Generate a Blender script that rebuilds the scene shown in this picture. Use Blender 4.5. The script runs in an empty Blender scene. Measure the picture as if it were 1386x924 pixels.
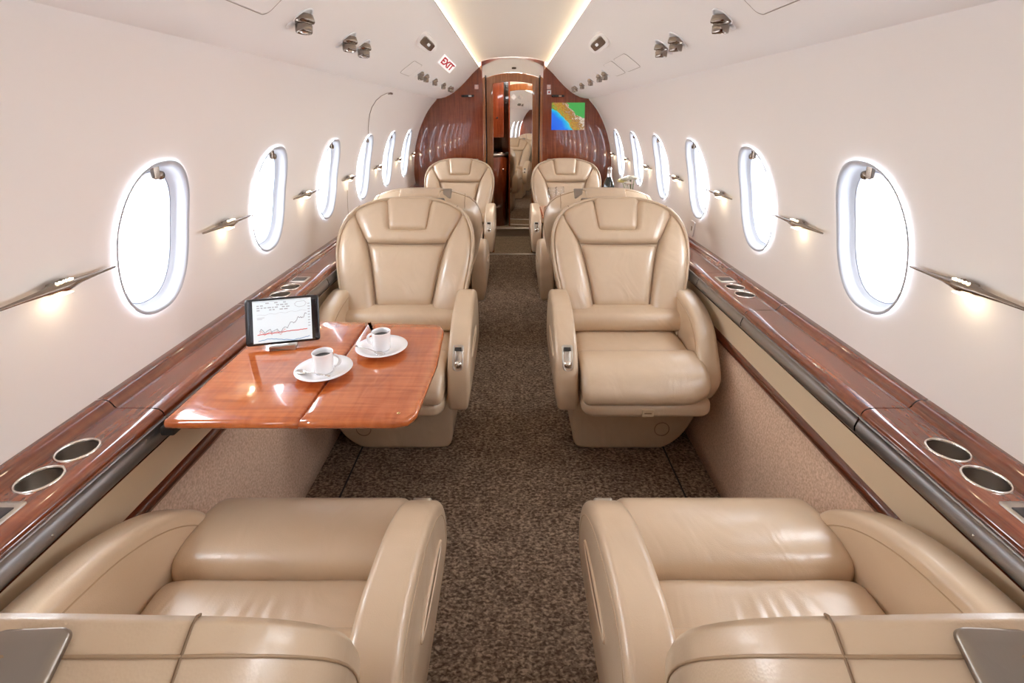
import bpy, bmesh, math, random
from mathutils import Vector, Matrix
random.seed(4)
C = bpy.context.scene
COL = C.collection
PI = math.pi

# ------------------------------------------------------------------ camera
cam_d = bpy.data.cameras.new('camera'); cam = bpy.data.objects.new('camera', cam_d); COL.objects.link(cam)
cam.location = (0, 0, 1.35); cam.rotation_euler = (math.radians(77), 0, 0)
cam_d.sensor_width = 36; cam_d.lens = 17.589; cam_d.shift_x = -.00072; cam_d.shift_y = -.10653
cam_d.clip_start = .02
C.camera = cam
C.view_settings.view_transform = 'Standard'; C.view_settings.look = 'None'
C.view_settings.gamma = 1; C.view_settings.use_curve_mapping = False
C.view_settings.exposure = EXPOSURE = 1.37
C.cycles.use_denoising = True
C.cycles.max_bounces = 14; C.cycles.diffuse_bounces = 8; C.cycles.glossy_bounces = 5
C.cycles.transparent_max_bounces = 12; C.cycles.caustics_reflective = False; C.cycles.caustics_refractive = False
C.cycles.sample_clamp_indirect = 6

# ------------------------------------------------------------------ sky
w = bpy.data.worlds.new('sky'); C.world = w; w.use_nodes = True
bg = w.node_tree.nodes['Background']; bg.inputs[0].default_value = (.94, .965, 1, 1); bg.inputs[1].default_value = SKY_E = 9.0

ENTRY_W = 3.5
LED_POWER = 4.2      # emission of the ceiling strips
# window grid
WY0, WP = 1.275, .629          # first window centre, pitch
WIN_K = list(range(-4, 6))     # windows from behind the camera to the far bulkhead
WZ, WA, WB = 1.04, .1325, .198 # centre height, half width, half height
for sg in (-1, 1):
    for k in WIN_K:
        ld = bpy.data.lights.new('window_daylight', 'AREA'); ld.shape = 'RECTANGLE'; ld.size = .30; ld.size_y = .44
        ld.cycles.is_portal = True
        lo = bpy.data.objects.new('window_daylight', ld); COL.objects.link(lo)
        lo.location = (sg*1.03, WY0+WP*k, WZ); lo.rotation_euler = (0, sg*PI/2, 0)

# ------------------------------------------------------------------ material helpers
def mat(name, col, rough=.5, metal=0, coat=0, spec=.5, emit=None, es=1, alpha=None):
    m = bpy.data.materials.new(name); m.use_nodes = True
    p = m.node_tree.nodes['Principled BSDF']
    p.inputs['Base Color'].default_value = (*col, 1); p.inputs['Roughness'].default_value = rough
    p.inputs['Metallic'].default_value = metal; p.inputs['Coat Weight'].default_value = coat
    p.inputs['Coat Roughness'].default_value = .06
    p.inputs['Specular IOR Level'].default_value = spec
    if emit: p.inputs['Emission Color'].default_value = (*emit, 1); p.inputs['Emission Strength'].default_value = es
    return m
def N(m, t, **kw):
    n = m.node_tree.nodes.new(t)
    for k, v in kw.items():
        if k in n.inputs: n.inputs[k].default_value = v
        else: setattr(n, k, v)
    return n
def L(m, a, ai, b, bi): m.node_tree.links.new(a.outputs[ai], b.inputs[bi])
def P(m): return m.node_tree.nodes['Principled BSDF']
def ramp(m, stops):
    r = m.node_tree.nodes.new('ShaderNodeValToRGB'); e = r.color_ramp.elements
    while len(e) < len(stops): e.new(.5)
    for q, (pos, c) in zip(e, stops): q.position = pos; q.color = (*c, 1)
    return r
def coords(m, scale=(1, 1, 1), out='Object', rot=(0, 0, 0)):
    t = N(m, 'ShaderNodeTexCoord'); mp = N(m, 'ShaderNodeMapping')
    mp.inputs['Scale'].default_value = scale; mp.inputs['Rotation'].default_value = rot
    L(m, t, out, mp, 'Vector'); return mp
def bump(m, src, out, strength, dist):
    b = N(m, 'ShaderNodeBump'); b.inputs['Strength'].default_value = strength; b.inputs['Distance'].default_value = dist
    L(m, src, out, b, 'Height'); L(m, b, 'Normal', P(m), 'Normal'); return b

def leather(name, c1, c2):
    m = mat(name, c1, .33, 0, .45, .75); P(m).inputs['Coat Roughness'].default_value = .24
    mp = coords(m)
    n = N(m, 'ShaderNodeTexNoise', Scale=5.0, Detail=3.0); L(m, mp, 0, n, 'Vector')
    r = ramp(m, [(.35, c1), (.7, c2)]); L(m, n, 0, r, 0); L(m, r, 0, P(m), 'Base Color')
    f = N(m, 'ShaderNodeTexVoronoi', Scale=420.0); L(m, mp, 0, f, 'Vector')
    mp2 = coords(m, (8, 4, 6)); wr = N(m, 'ShaderNodeTexNoise', Scale=.9, Detail=2.5); wr.inputs['Distortion'].default_value = 1.4
    L(m, mp2, 0, wr, 'Vector')
    a = N(m, 'ShaderNodeMath', operation='MULTIPLY'); L(m, f, 0, a, 0); a.inputs[1].default_value = .018
    b = N(m, 'ShaderNodeMath', operation='ADD'); L(m, a, 0, b, 0); L(m, wr, 0, b, 1)
    bump(m, b, 0, .42, .016)
    return m
LEA = leather('cream_leather', (.57, .43, .295), (.625, .48, .335))
LEA_S = leather('cream_leather_shell', (.545, .41, .278), (.595, .455, .315))
SEAM = mat('leather_seam', (.24, .155, .09), .6)
PIPE = mat('leather_piping', (.45, .32, .20), .4)
PLAST = mat('seat_plastic', (.56, .43, .29), .45)

def wood(name, dark, mid, lite, axis='Y', rough=.16, figure=1.0):
    m = mat(name, mid, rough, 0, 1.0, .5); P(m).inputs['Coat Roughness'].default_value = .03
    sc = {'Y': (26, 1.6, 26), 'Z': (30, 30, 1.5), 'X': (1.6, 26, 26)}[axis]
    mp = coords(m, sc); n = N(m, 'ShaderNodeTexNoise', Scale=2.2, Detail=6.0, Roughness=.6); n.inputs['Distortion'].default_value = .9
    L(m, mp, 0, n, 'Vector')
    sc2 = {'Y': (4, 22, 6), 'Z': (5, 5, 20), 'X': (22, 4, 6)}[axis]
    mp2 = coords(m, sc2); n2 = N(m, 'ShaderNodeTexNoise', Scale=1.3, Detail=2.0); n2.inputs['Distortion'].default_value = 1.5
    L(m, mp2, 0, n2, 'Vector')
    mx = N(m, 'ShaderNodeMath', operation='MULTIPLY_ADD'); L(m, n2, 0, mx, 0); mx.inputs[1].default_value = .32*figure; 
    ad = N(m, 'ShaderNodeMath', operation='MULTIPLY'); L(m, n, 0, ad, 0); ad.inputs[1].default_value = .8
    L(m, ad, 0, mx, 2)
    r = ramp(m, [(.33, dark), (.53, mid), (.74, lite)]); L(m, mx, 0, r, 0); L(m, r, 0, P(m), 'Base Color')
    return m
WOOD_L = wood('mahogany_ledge', (.095, .020, .007), (.185, .042, .014), (.29, .078, .026), 'Y', .14, .7)
WOOD_T = wood('figured_table_veneer', (.26, .050, .012), (.42, .095, .021), (.56, .155, .038), 'X', .12, 1.3)
WOOD_B = wood('mahogany_bulkhead', (.13, .024, .007), (.215, .043, .013), (.29, .068, .021), 'Z', .16, .5)
WOOD_D = wood('cherry_door_frame', (.24, .085, .028), (.34, .13, .045), (.42, .18, .065), 'Z', .22, .4)
WOOD_S = mat('dark_trim_wood', (.11, .025, .010), .25, 0, .8)

def wallmat(name, col, rough=.55):
    m = mat(name, col, rough, 0, 0, .35)
    mp = coords(m); n = N(m, 'ShaderNodeTexNoise', Scale=260.0, Detail=2.0); L(m, mp, 0, n, 'Vector'); bump(m, n, 0, .05, .001)
    return m
WALL = wallmat('cream_wall_panel', (.84, .80, .775))
CEIL = wallmat('cream_ceiling_panel', (.84, .805, .78))
CEILC = wallmat('centre_ceiling', (.84, .80, .74), .35)
WHITE = mat('white_plastic', (.86, .86, .88), .3, 0, .3)
REVEAL = mat('window_reveal', (.46, .48, .53), .35, 0, .3)
BEIGE = wallmat('beige_side_panel', (.66, .52, .36), .5)
def fabric():
    m = mat('woven_side_panel', (.60, .42, .31), .85, 0, 0, .2)
    mp = coords(m, (1, 1, 1)); v = N(m, 'ShaderNodeTexVoronoi', Scale=230.0); L(m, mp, 0, v, 'Vector')
    n = N(m, 'ShaderNodeTexNoise', Scale=160.0, Detail=3.0); L(m, mp, 0, n, 'Vector')
    r = ramp(m, [(.3, (.50, .335, .235)), (.7, (.74, .54, .41))]); L(m, n, 0, r, 0); L(m, r, 0, P(m), 'Base Color')
    bump(m, v, 0, .4, .002); return m
FAB = fabric()
def carpet(name, c0, c1, c2):
    m = mat(name, c1, .95, 0, 0, .1)
    mp = coords(m, (75, 120, 1)); 
    br = N(m, 'ShaderNodeTexNoise', Scale=1.0, Detail=2.0); br.inputs['Distortion'].default_value = .6; L(m, mp, 0, br, 'Vector')
    mp2 = coords(m, (1, 1, 1)); v = N(m, 'ShaderNodeTexVoronoi', Scale=120.0); L(m, mp2, 0, v, 'Vector')
    big = N(m, 'ShaderNodeTexNoise', Scale=14.0, Detail=3.0); L(m, mp2, 0, big, 'Vector')
    a = N(m, 'ShaderNodeMath', operation='MULTIPLY_ADD'); L(m, big, 0, a, 0); a.inputs[1].default_value = .25; L(m, br, 0, a, 2)
    b = N(m, 'ShaderNodeMath', operation='MULTIPLY_ADD'); L(m, v, 0, b, 0); b.inputs[1].default_value = -.22; L(m, a, 0, b, 2)
    r = ramp(m, [(.34, c0), (.53, c1), (.70, c2)]); L(m, b, 0, r, 0); L(m, r, 0, P(m), 'Base Color')
    bump(m, b, 0, .9, .006); return m
CARP = carpet('brown_loop_carpet', (.080, .052, .036), (.20, .142, .10), (.38, .285, .205))
CARP2 = carpet('beige_entry_carpet', (.17, .12, .075), (.26, .195, .13), (.38, .30, .21))
def brushed(name, col, rough=.34, fine=True):
    m = mat(name, col, rough, 1.0)
    mp = coords(m, (500, 500, 500)) if fine else coords(m, (300, 4, 300))
    n = N(m, 'ShaderNodeTexNoise', Scale=1.0, Detail=1.0); L(m, mp, 0, n, 'Vector'); bump(m, n, 0, .15, .0006); return m
RAIL = brushed('dark_metal_rail', (.34, .33, .335), .40)
NICK = brushed('brushed_nickel', (.52, .48, .43), .32, False)
PLATE = brushed('grey_brown_metal', (.33, .29, .25), .36, False)
CHROME = mat('chrome', (.72, .68, .62), .14, 1.0)
BRONZE = mat('bronze_nickel', (.30, .25, .21), .25, 1.0)
BLACK = mat('black_gloss', (.012, .012, .014), .15, 0, .5)
DARK = mat('dark_gap', (.015, .012, .010), .8)
CERAM = mat('white_porcelain', (.88, .88, .90), .12, 0, .8)
COFFEE = mat('black_coffee', (.012, .005, .003), .05, 0, 1)
STEEL = mat('polished_steel', (.75, .74, .73), .12, 1.0)
LED = mat('warm_led', (1, .9, .7), .5, emit=(1, .84, .58), es=LED_POWER)
LAMPGLOW = mat('lamp_lens', (1, .95, .85), .4, emit=(1, .86, .62), es=2.2)
MIRROR = mat('mirror_glass', (.80, .76, .70), .015, 1.0)
def glass(name, tint=(1, 1, 1), mixf=.12):
    m = bpy.data.materials.new(name); m.use_nodes = True; nt = m.node_tree; nt.nodes.remove(nt.nodes['Principled BSDF'])
    t = N(m, 'ShaderNodeBsdfTransparent'); t.inputs[0].default_value = (*tint, 1)
    g = N(m, 'ShaderNodeBsdfGlossy'); g.inputs['Roughness'].default_value = .03
    fr = N(m, 'ShaderNodeLayerWeight'); fr.inputs[0].default_value = .5
    pw = N(m, 'ShaderNodeMath', operation='POWER'); L(m, fr, 1, pw, 0); pw.inputs[1].default_value = 4.0
    ad = N(m, 'ShaderNodeMath', operation='ADD'); L(m, pw, 0, ad, 0); ad.inputs[1].default_value = mixf-.08
    mx = N(m, 'ShaderNodeMixShader'); L(m, ad, 0, mx, 0); L(m, t, 0, mx, 1); L(m, g, 0, mx, 2)
    L(m, mx, 0, nt.nodes['Material Output'], 0); return m
PANE = glass('window_pane', (.96, .98, 1), .1)
GLAS = glass('clear_glass', (.98, .99, 1), .13)

# ------------------------------------------------------------------ mesh helpers
def link(name, me, m, parent=None):
    o = bpy.data.objects.new(name, me); COL.objects.link(o)
    if m: me.materials.append(m)
    if parent: o.parent = parent
    return o
def mk(name, verts, faces, m, parent=None, smooth=True, fixn=True):
    me = bpy.data.meshes.new(name); me.from_pydata([tuple(v) for v in verts], [], faces); me.validate(); 
    if fixn:
        bm = bmesh.new(); bm.from_mesh(me); bmesh.ops.remove_doubles(bm, verts=bm.verts, dist=1e-6)
        bmesh.ops.recalc_face_normals(bm, faces=bm.faces); bm.to_mesh(me); bm.free()
    if smooth:
        for p in me.polygons: p.use_smooth = True
    return link(name, me, m, parent)
def orient(o, fn):
    bm = bmesh.new(); bm.from_mesh(o.data)
    for f in bm.faces:
        if f.normal.dot(Vector(fn(f.calc_center_median()))) < 0: f.normal_flip()
    bm.to_mesh(o.data); bm.free()
class MB:
    def __init__(s): s.v = []; s.f = []
    def add(s, v, f):
        n = len(s.v); s.v += [tuple(x) for x in v]; s.f += [tuple(i+n for i in q) for q in f]; return s
    def box(s, x0, x1, y0, y1, z0, z1):
        return s.add([(x, y, z) for x in (x0, x1) for y in (y0, y1) for z in (z0, z1)],
                     [(0, 1, 3, 2), (4, 6, 7, 5), (0, 4, 5, 1), (2, 3, 7, 6), (0, 2, 6, 4), (1, 5, 7, 3)])
    def tube(s, pts, r, seg=8, closed=False, cap=True):
        pts = [Vector(p) for p in pts]; n = len(pts); rings = []; up = None
        for i, p in enumerate(pts):
            a = pts[(i-1) % n] if (closed or i) else p; b = pts[(i+1) % n] if (closed or i < n-1) else p
            t = (b-a); t = t.normalized() if t.length > 1e-9 else Vector((0, 0, 1))
            if up is None: up = Vector((0, 0, 1)) if abs(t.z) < .9 else Vector((1, 0, 0))
            x = t.cross(up).normalized(); y = x.cross(t).normalized(); up = y
            rr = r[i] if isinstance(r, (list, tuple)) else r
            rings.append([p+x*rr*math.cos(2*PI*k/seg)+y*rr*math.sin(2*PI*k/seg) for k in range(seg)])
        v = [q for g in rings for q in g]; f = []
        for i in range(n if closed else n-1):
            j = (i+1) % n
            for k in range(seg): f.append((i*seg+k, i*seg+(k+1) % seg, j*seg+(k+1) % seg, j*seg+k))
        if cap and not closed: f.append(tuple(range(seg))[::-1]); f.append(tuple((n-1)*seg+k for k in range(seg)))
        return s.add(v, f)
    def lathe(s, prof, mtx=Matrix(), seg=24):
        v = [mtx @ Vector((r*math.cos(2*PI*k/seg), r*math.sin(2*PI*k/seg), z)) for r, z in prof for k in range(seg)]; f = []
        for i in range(len(prof)-1):
            for k in range(seg): f.append((i*seg+k, i*seg+(k+1) % seg, (i+1)*seg+(k+1) % seg, (i+1)*seg+k))
        return s.add(v, f)
    def build(s, name, m, parent=None, smooth=True, bevel=0, fixn=True):
        o = mk(name, s.v, s.f, m, parent, smooth, fixn)
        if bevel: bev(o, bevel)
        return o
def bev(o, wd, seg=2):
    b = o.modifiers.new('bevel', 'BEVEL'); b.width = wd; b.segments = seg; b.limit_method = 'ANGLE'; b.angle_limit = .6; b.harden_normals = False
    for p in o.data.polygons: p.use_smooth = True
    wn = o.modifiers.new('wn', 'WEIGHTED_NORMAL'); return o
def tag(o, label=None, cat=None, group=None, kind=None):
    if label: o['label'] = label
    if cat: o['category'] = cat
    if group: o['group'] = group
    if kind: o['kind'] = kind
    return o
def empty(name, loc=(0, 0, 0), rz=0):
    o = bpy.data.objects.new(name, None); COL.objects.link(o); o.location = loc; o.rotation_euler = (0, 0, rz); o.empty_display_size = .05; return o
def copy_tree(o, parent=None):
    c = o.copy(); COL.objects.link(c); c.parent = parent
    for ch in list(o.children): copy_tree(ch, c)
    return c
def smooth_loop(pts, n=6):
    """closed Catmull-Rom"""
    out = []; m = len(pts)
    for i in range(m):
        p0, p1, p2, p3 = [Vector(pts[(i+k) % m]) for k in (-1, 0, 1, 2)]
        for j in range(n):
            t = j/n
            out.append(.5*((2*p1)+(-p0+p2)*t+(2*p0-5*p1+4*p2-p3)*t*t+(-p0+3*p1-3*p2+p3)*t**3))
    return [(q.x, q.y) for q in out]
def inset(poly, d):
    m = len(poly); A = sum(poly[i][0]*poly[(i+1) % m][1]-poly[(i+1) % m][0]*poly[i][1] for i in range(m))
    sg = 1 if A > 0 else -1; out = []
    for i in range(m):
        a, b, c_ = Vector(poly[i-1]), Vector(poly[i]), Vector(poly[(i+1) % m])
        t = (c_-a)
        t = t.normalized() if t.length > 1e-9 else Vector((1, 0))
        nrm = Vector((-t.y, t.x))*sg; q = b+nrm*d; out.append((q.x, q.y))
    return out
def ringloft(name, poly, levels, fn, m, parent=None, capa=True, capb=True):
    """poly 2D outline; levels (inset, w); fn(u,v,w)->xyz"""
    v = []; f = []; n = len(poly)
    for d, wv in levels:
        for (a, b) in inset(poly, d): v.append(fn(a, b, wv))
    for i in range(len(levels)-1):
        for k in range(n): f.append((i*n+k, i*n+(k+1) % n, (i+1)*n+(k+1) % n, (i+1)*n+k))
    for cap, i in ((capa, 0), (capb, len(levels)-1)):
        if cap:
            d, wv = levels[i]; q = inset(poly, d); cu = sum(p[0] for p in q)/n; cv = sum(p[1] for p in q)/n
            prev = i*n
            for sc in (.8, .4):
                st = len(v)
                for (a, b) in q: v.append(fn(cu+(a-cu)*sc, cv+(b-cv)*sc, wv))
                for k in range(n): f.append((prev+k, prev+(k+1) % n, st+(k+1) % n, st+k))
                prev = st
            st = len(v); v.append(fn(cu, cv, wv))
            for k in range(n): f.append((prev+k, prev+(k+1) % n, st))
    return mk(name, v, f, m, parent)
def rnd(r, w0, w1, n=4):
    """levels of a slab w0..w1 with rounded rims of radius r"""
    lv = []
    for i in range(n+1):
        a = PI/2*i/n; lv.append((r*(1-math.sin(a)), w0+r*(1-math.cos(a))))
    for i in range(n+1):
        a = PI/2*(1-i/n); lv.append((r*(1-math.sin(a)), w1-r*(1-math.cos(a))))
    return lv
def rrect(x0, x1, y0, y1, r, n=6):
    if not isinstance(r, (tuple, list)): r = (r,)*4
    out = []
    for (cx, cy, a0, q) in ((x1-r[0], y1-r[0], 0, r[0]), (x0+r[1], y1-r[1], 90, r[1]), (x0+r[2], y0+r[2], 180, r[2]), (x1-r[3], y0+r[3], 270, r[3])):
        for i in range(n+1):
            a = math.radians(a0+90*i/n); out.append((cx+q*math.cos(a), cy+q*math.sin(a)))
    return out
def densify(poly, step):
    out = []; m = len(poly)
    for i in range(m):
        a, b = Vector(poly[i]), Vector(poly[(i+1) % m]); k = max(1, int((b-a).length/step))
        for j in range(k): q = a.lerp(b, j/k); out.append((q.x, q.y))
    return out
def interp(tab, x):
    if x <= tab[0][0]: return tab[0][1]
    for (a, b), (c_, d) in zip(tab, tab[1:]):
        if x <= c_: 
            t = (x-a)/(c_-a); return b+(d-b)*t
    return tab[-1][1]
def sinterp(tab, x):
    """smooth (monotone-ish cubic) interpolation"""
    if x <= tab[0][0]: return tab[0][1]
    for i in range(len(tab)-1):
        if x <= tab[i+1][0]:
            x0, y0 = tab[i]; x1, y1 = tab[i+1]; h = x1-x0; t = (x-x0)/h
            m0 = (y1-y0)/h if i == 0 else (y1-tab[i-1][1])/(x1-tab[i-1][0])
            m1 = (y1-y0)/h if i == len(tab)-2 else (tab[i+2][1]-y0)/(tab[i+2][0]-x0)
            return (2*t**3-3*t*t+1)*y0+(t**3-2*t*t+t)*h*m0+(-2*t**3+3*t*t)*y1+(t**3-t*t)*h*m1
    return tab[-1][1]
def cosspace(n): return [-math.cos(PI*i/n) for i in range(n+1)]

# ================================================================== CABIN SHELL
YB, YA = 4.86, -1.25           # far bulkhead, aft bulkhead
# inner profile (z, x) of the side wall, from the ledge to the ceiling crease
WPROF = [(.68, .945), (.716, .950), (.79, .958), (.88, .957), (.96, .951), (1.056, .939), (1.13, .921), (1.235, .888), (1.35, .836), (1.436, .782), (1.516, .712)]
def WX(z): return sinterp(WPROF, z)
CPROF = [(.712, 1.516), (.672, 1.520), (.63, 1.530), (.59, 1.549), (.554, 1.571), (.515, 1.600), (.476, 1.634), (.425, 1.686), (.376, 1.739), (.345, 1.768), (.314, 1.794)]
def hole_patch(rect, hole, fn, vs, fs, rings=5):
    """grid between a rectangle (a0,a1,b0,b1) and an inner outline; fn maps (a,b)->xyz"""
    a0, a1, b0, b1 = rect; ca = sum(p[0] for p in hole)/len(hole); cb = sum(p[1] for p in hole)/len(hole)
    m = len(hole); st = len(vs)
    for r in range(rings+1):
        t = r/rings
        for (a, b) in hole:
            da, db = a-ca, b-cb
            s = min(((a1 if da > 0 else a0)-ca)/da if abs(da) > 1e-9 else 1e9, ((b1 if db > 0 else b0)-cb)/db if abs(db) > 1e-9 else 1e9)
            ea, eb = ca+da*s, cb+db*s
            vs.append(fn(a+(ea-a)*t, b+(eb-b)*t))
    for r in range(rings):
        for k in range(m): fs.append((st+r*m+k, st+r*m+(k+1) % m, st+(r+1)*m+(k+1) % m, st+(r+1)*m+k))
def oval(ca, cb, ra, rb, ex=2.5, n=48, corners=None):
    out = []
    angs = [2*PI*k/n for k in range(n)]
    if corners:   # make sure rays towards the rectangle's corners exist
        for (x, y) in corners:
            a = math.atan2((y-cb)/rb, (x-ca)/ra) % (2*PI)
            # superellipse angle mapping: keep direction
            angs.append(a)
    angs = sorted(set(round(a, 6) for a in angs))
    for a in angs:
        dx, dy = math.cos(a)*ra, math.sin(a)*rb
        s = (abs(dx/ra)**ex+abs(dy/rb)**ex)**(-1/ex)
        out.append((ca+dx*s, cb+dy*s))
    return out
def side_wall(sg, name):
    vs, fs = [], []
    fn = lambda y, z: (sg*WX(z), y, z)
    zb, zt = .80, 1.28
    def strip(y0, y1, z0, z1, ny, nz):
        st = len(vs)
        for i in range(ny+1):
            for j in range(nz+1): vs.append(fn(y0+(y1-y0)*i/ny, z0+(z1-z0)*j/nz))
        for i in range(ny):
            for j in range(nz): a = st+i*(nz+1)+j; fs.append((a, a+1, a+nz+2, a+nz+1))
    strip(YA, YB, .68, zb, 20, 4); strip(YA, YB, zt, 1.516, 20, 10)
    ys = [WY0+WP*k for k in WIN_K]; edges = [YA]+[y-WP/2 for y in ys]+[ys[-1]+WP/2, YB]
    strip(edges[0], edges[1], zb, zt, 1, 14)
    if edges[-1]-edges[-2] > .001: strip(edges[-2], edges[-1], zb, zt, 1, 14)
    for y in ys:
        rect = (y-WP/2, y+WP/2, zb, zt); cz = WZ
        cs = [(rect[i], rect[j]) for i in (0, 1) for j in (2, 3)]
        hole_patch(rect, oval(y, cz, WA, WB, 2.4, 48, cs), fn, vs, fs, 6)
    o = mk(name, vs, fs, WALL, None, True, False)
    orient(o, lambda c: (-sg, 0, 0))
    nn = []
    for v in o.data.vertices:
        z = v.co.z; d = (WX(z+.01)-WX(z-.01))/.02
        nn.append(Vector((-sg, 0, d)).normalized())
    o.data.normals_split_custom_set_from_vertices(nn)
    return tag(o, kind='structure')
side_wall(-1, 'wall_left'); side_wall(1, 'wall_right')

def window(sg, k, idx):
    y = WY0+WP*k
    X = lambda z: WX(z)
    # stepped white reveal: (scale outline inset, outward depth)
    n = 56
    def ring(ins, dep, zoff=0):
        return [(sg*(X(b)+dep), a, b) for (a, b) in oval(y, WZ, WA-ins, WB-ins, 2.4, n)]
    steps = [(-.004, -.007), (.000, -.009), (.005, -.006), (.010, .004), (.013, .022), (.022, .026), (.024, .030), (.028, .046), (.036, .052), (.037, .058), (.040, .075), (.046, .080)]
    vs, fs = [], []
    for (i, d) in steps: vs += ring(i, d)
    for r in range(len(steps)-1):
        for q in range(n): fs.append((r*n+q, r*n+(q+1) % n, (r+1)*n+(q+1) % n, (r+1)*n+q))
    o = mk('window_%d' % idx, vs, fs, REVEAL, None); tag(o, kind='structure')
    # gasket line
    MB().tube(ring(.0250, .0305), .0016, 6, True).build('window_gasket', mat_gasket, o)
    pn = ring(.030, .076); c0 = (sg*(X(WZ)+.076), y, WZ)
    p = mk('window_pane', pn+[c0], [(q, (q+1) % n, n) for q in range(n)], PANE, o, True, False)
    # shade pull at the top of the reveal
    zt = WZ+WB-.018; xx = sg*(X(zt)+.012)
    g = MB().box(xx-.006, xx+.006, y-.017, y+.004, zt-.024, zt+.012).build('shade_latch', BRONZE, o, bevel=.003)
    MB().lathe([(0, -.007), (.010, -.007), (.012, 0), (.010, .007), (0, .007)], Matrix.Translation((xx+sg*.002, y+.012, zt-.016)) @ Matrix.Rotation(PI/2, 4, 'Y'), 14).build('shade_knob', BRONZE, o)
    return o
mat_gasket = mat('window_gasket_grey', (.42, .47, .58), .4)
idx = 1
for sg in (-1, 1):
    for k in WIN_K: window(sg, k, idx); idx += 1

# ceiling side panels, LED coves and the centre vault
def extrude_y(name, prof, y0, y1, m, ny=12, parent=None, fixn=False):
    vs, fs = [], []; n = len(prof)
    for i in range(ny+1):
        for (x, z) in prof: vs.append((x, y0+(y1-y0)*i/ny, z))
    for i in range(ny):
        for j in range(n-1): a = i*n+j; fs.append((a, a+1, a+n+1, a+n))
    return mk(name, vs, fs, m, parent, True, fixn)
for sg, nm in ((-1, 'ceiling_left'), (1, 'ceiling_right')):
    pr = [(sg*x, z) for x, z in CPROF]+[(sg*.309, 1.797), (sg*.309, 1.807), (sg*.350, 1.806)]
    o = extrude_y(nm, pr, YA, YB, CEIL, 24); tag(o, kind='structure')
    orient(o, lambda c: (0, 0, -1) if c.z < 1.80 else (0, 0, 1))
vault = [(.338*math.cos(a), 1.800+.088*abs(math.sin(a))**.9) for a in [PI*i/24 for i in range(25)]]
o = extrude_y('ceiling', vault, YA, YB+.0, CEILC, 24); tag(o, kind='structure')
for sg in (-1, 1):
    t = MB().box(sg*.3085, sg*.3165, YA+.01, YB-.01, 1.801, 1.8075).build('cove_light_strip', LED)
    tag(t, 'warm glowing strip light along the %s edge of the aisle ceiling' % ('left' if sg < 0 else 'right'), 'strip light', 'ceiling strip lights')
# outer skin above, so that no sky leaks in between the vault and the panels
sk = [(.96*sg_, z_) for sg_, z_ in ((1, .62),)]
skin = [(1.02, .60), (1.05, .80), (1.04, 1.0), (1.01, 1.2), (.93, 1.42), (.80, 1.60), (.60, 1.78), (.35, 1.92), (0, 1.97)]

# floor and lower sides
vs = [(-.775, YA, 0), (.775, YA, 0), (.775, YB+.03, 0), (-.775, YB+.03, 0)]
fl = MB().box(-.80, .80, YA-.02, YB+.03, -.04, 0).build('floor', CARP, smooth=False); tag(fl, kind='structure')
for sg, sd in ((-1, 'left'), (1, 'right')):
    o = extrude_y('wall_lower_%s' % sd, [(sg*.758, -.01), (sg*.765, .06), (sg*.79, .25), (sg*.818, .485)], YA, YB, FAB, 4); o.modifiers.new('thick', 'SOLIDIFY').thickness = .004; tag(o, kind='structure')
    o = extrude_y('trim_wood_%s' % sd, [(sg*.819, .483), (sg*.812, .487), (sg*.811, .500), (sg*.813, .514), (sg*.822, .519)], YA, YB, WOOD_S, 2); tag(o, kind='structure')
    o = extrude_y('wall_beige_%s' % sd, [(sg*.822, .517), (sg*.824, .58), (sg*.822, .64), (sg*.822, .68)], YA, YB, BEIGE, 2); tag(o, kind='structure')
    # carpet border groove beside the seat track
    o = MB().box(sg*.630-.003, sg*.630+.003, YA, 1.86, -.001, .0025).build('trim_floor_seam_%s' % sd, DARK, smooth=False); tag(o, kind='structure')

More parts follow.
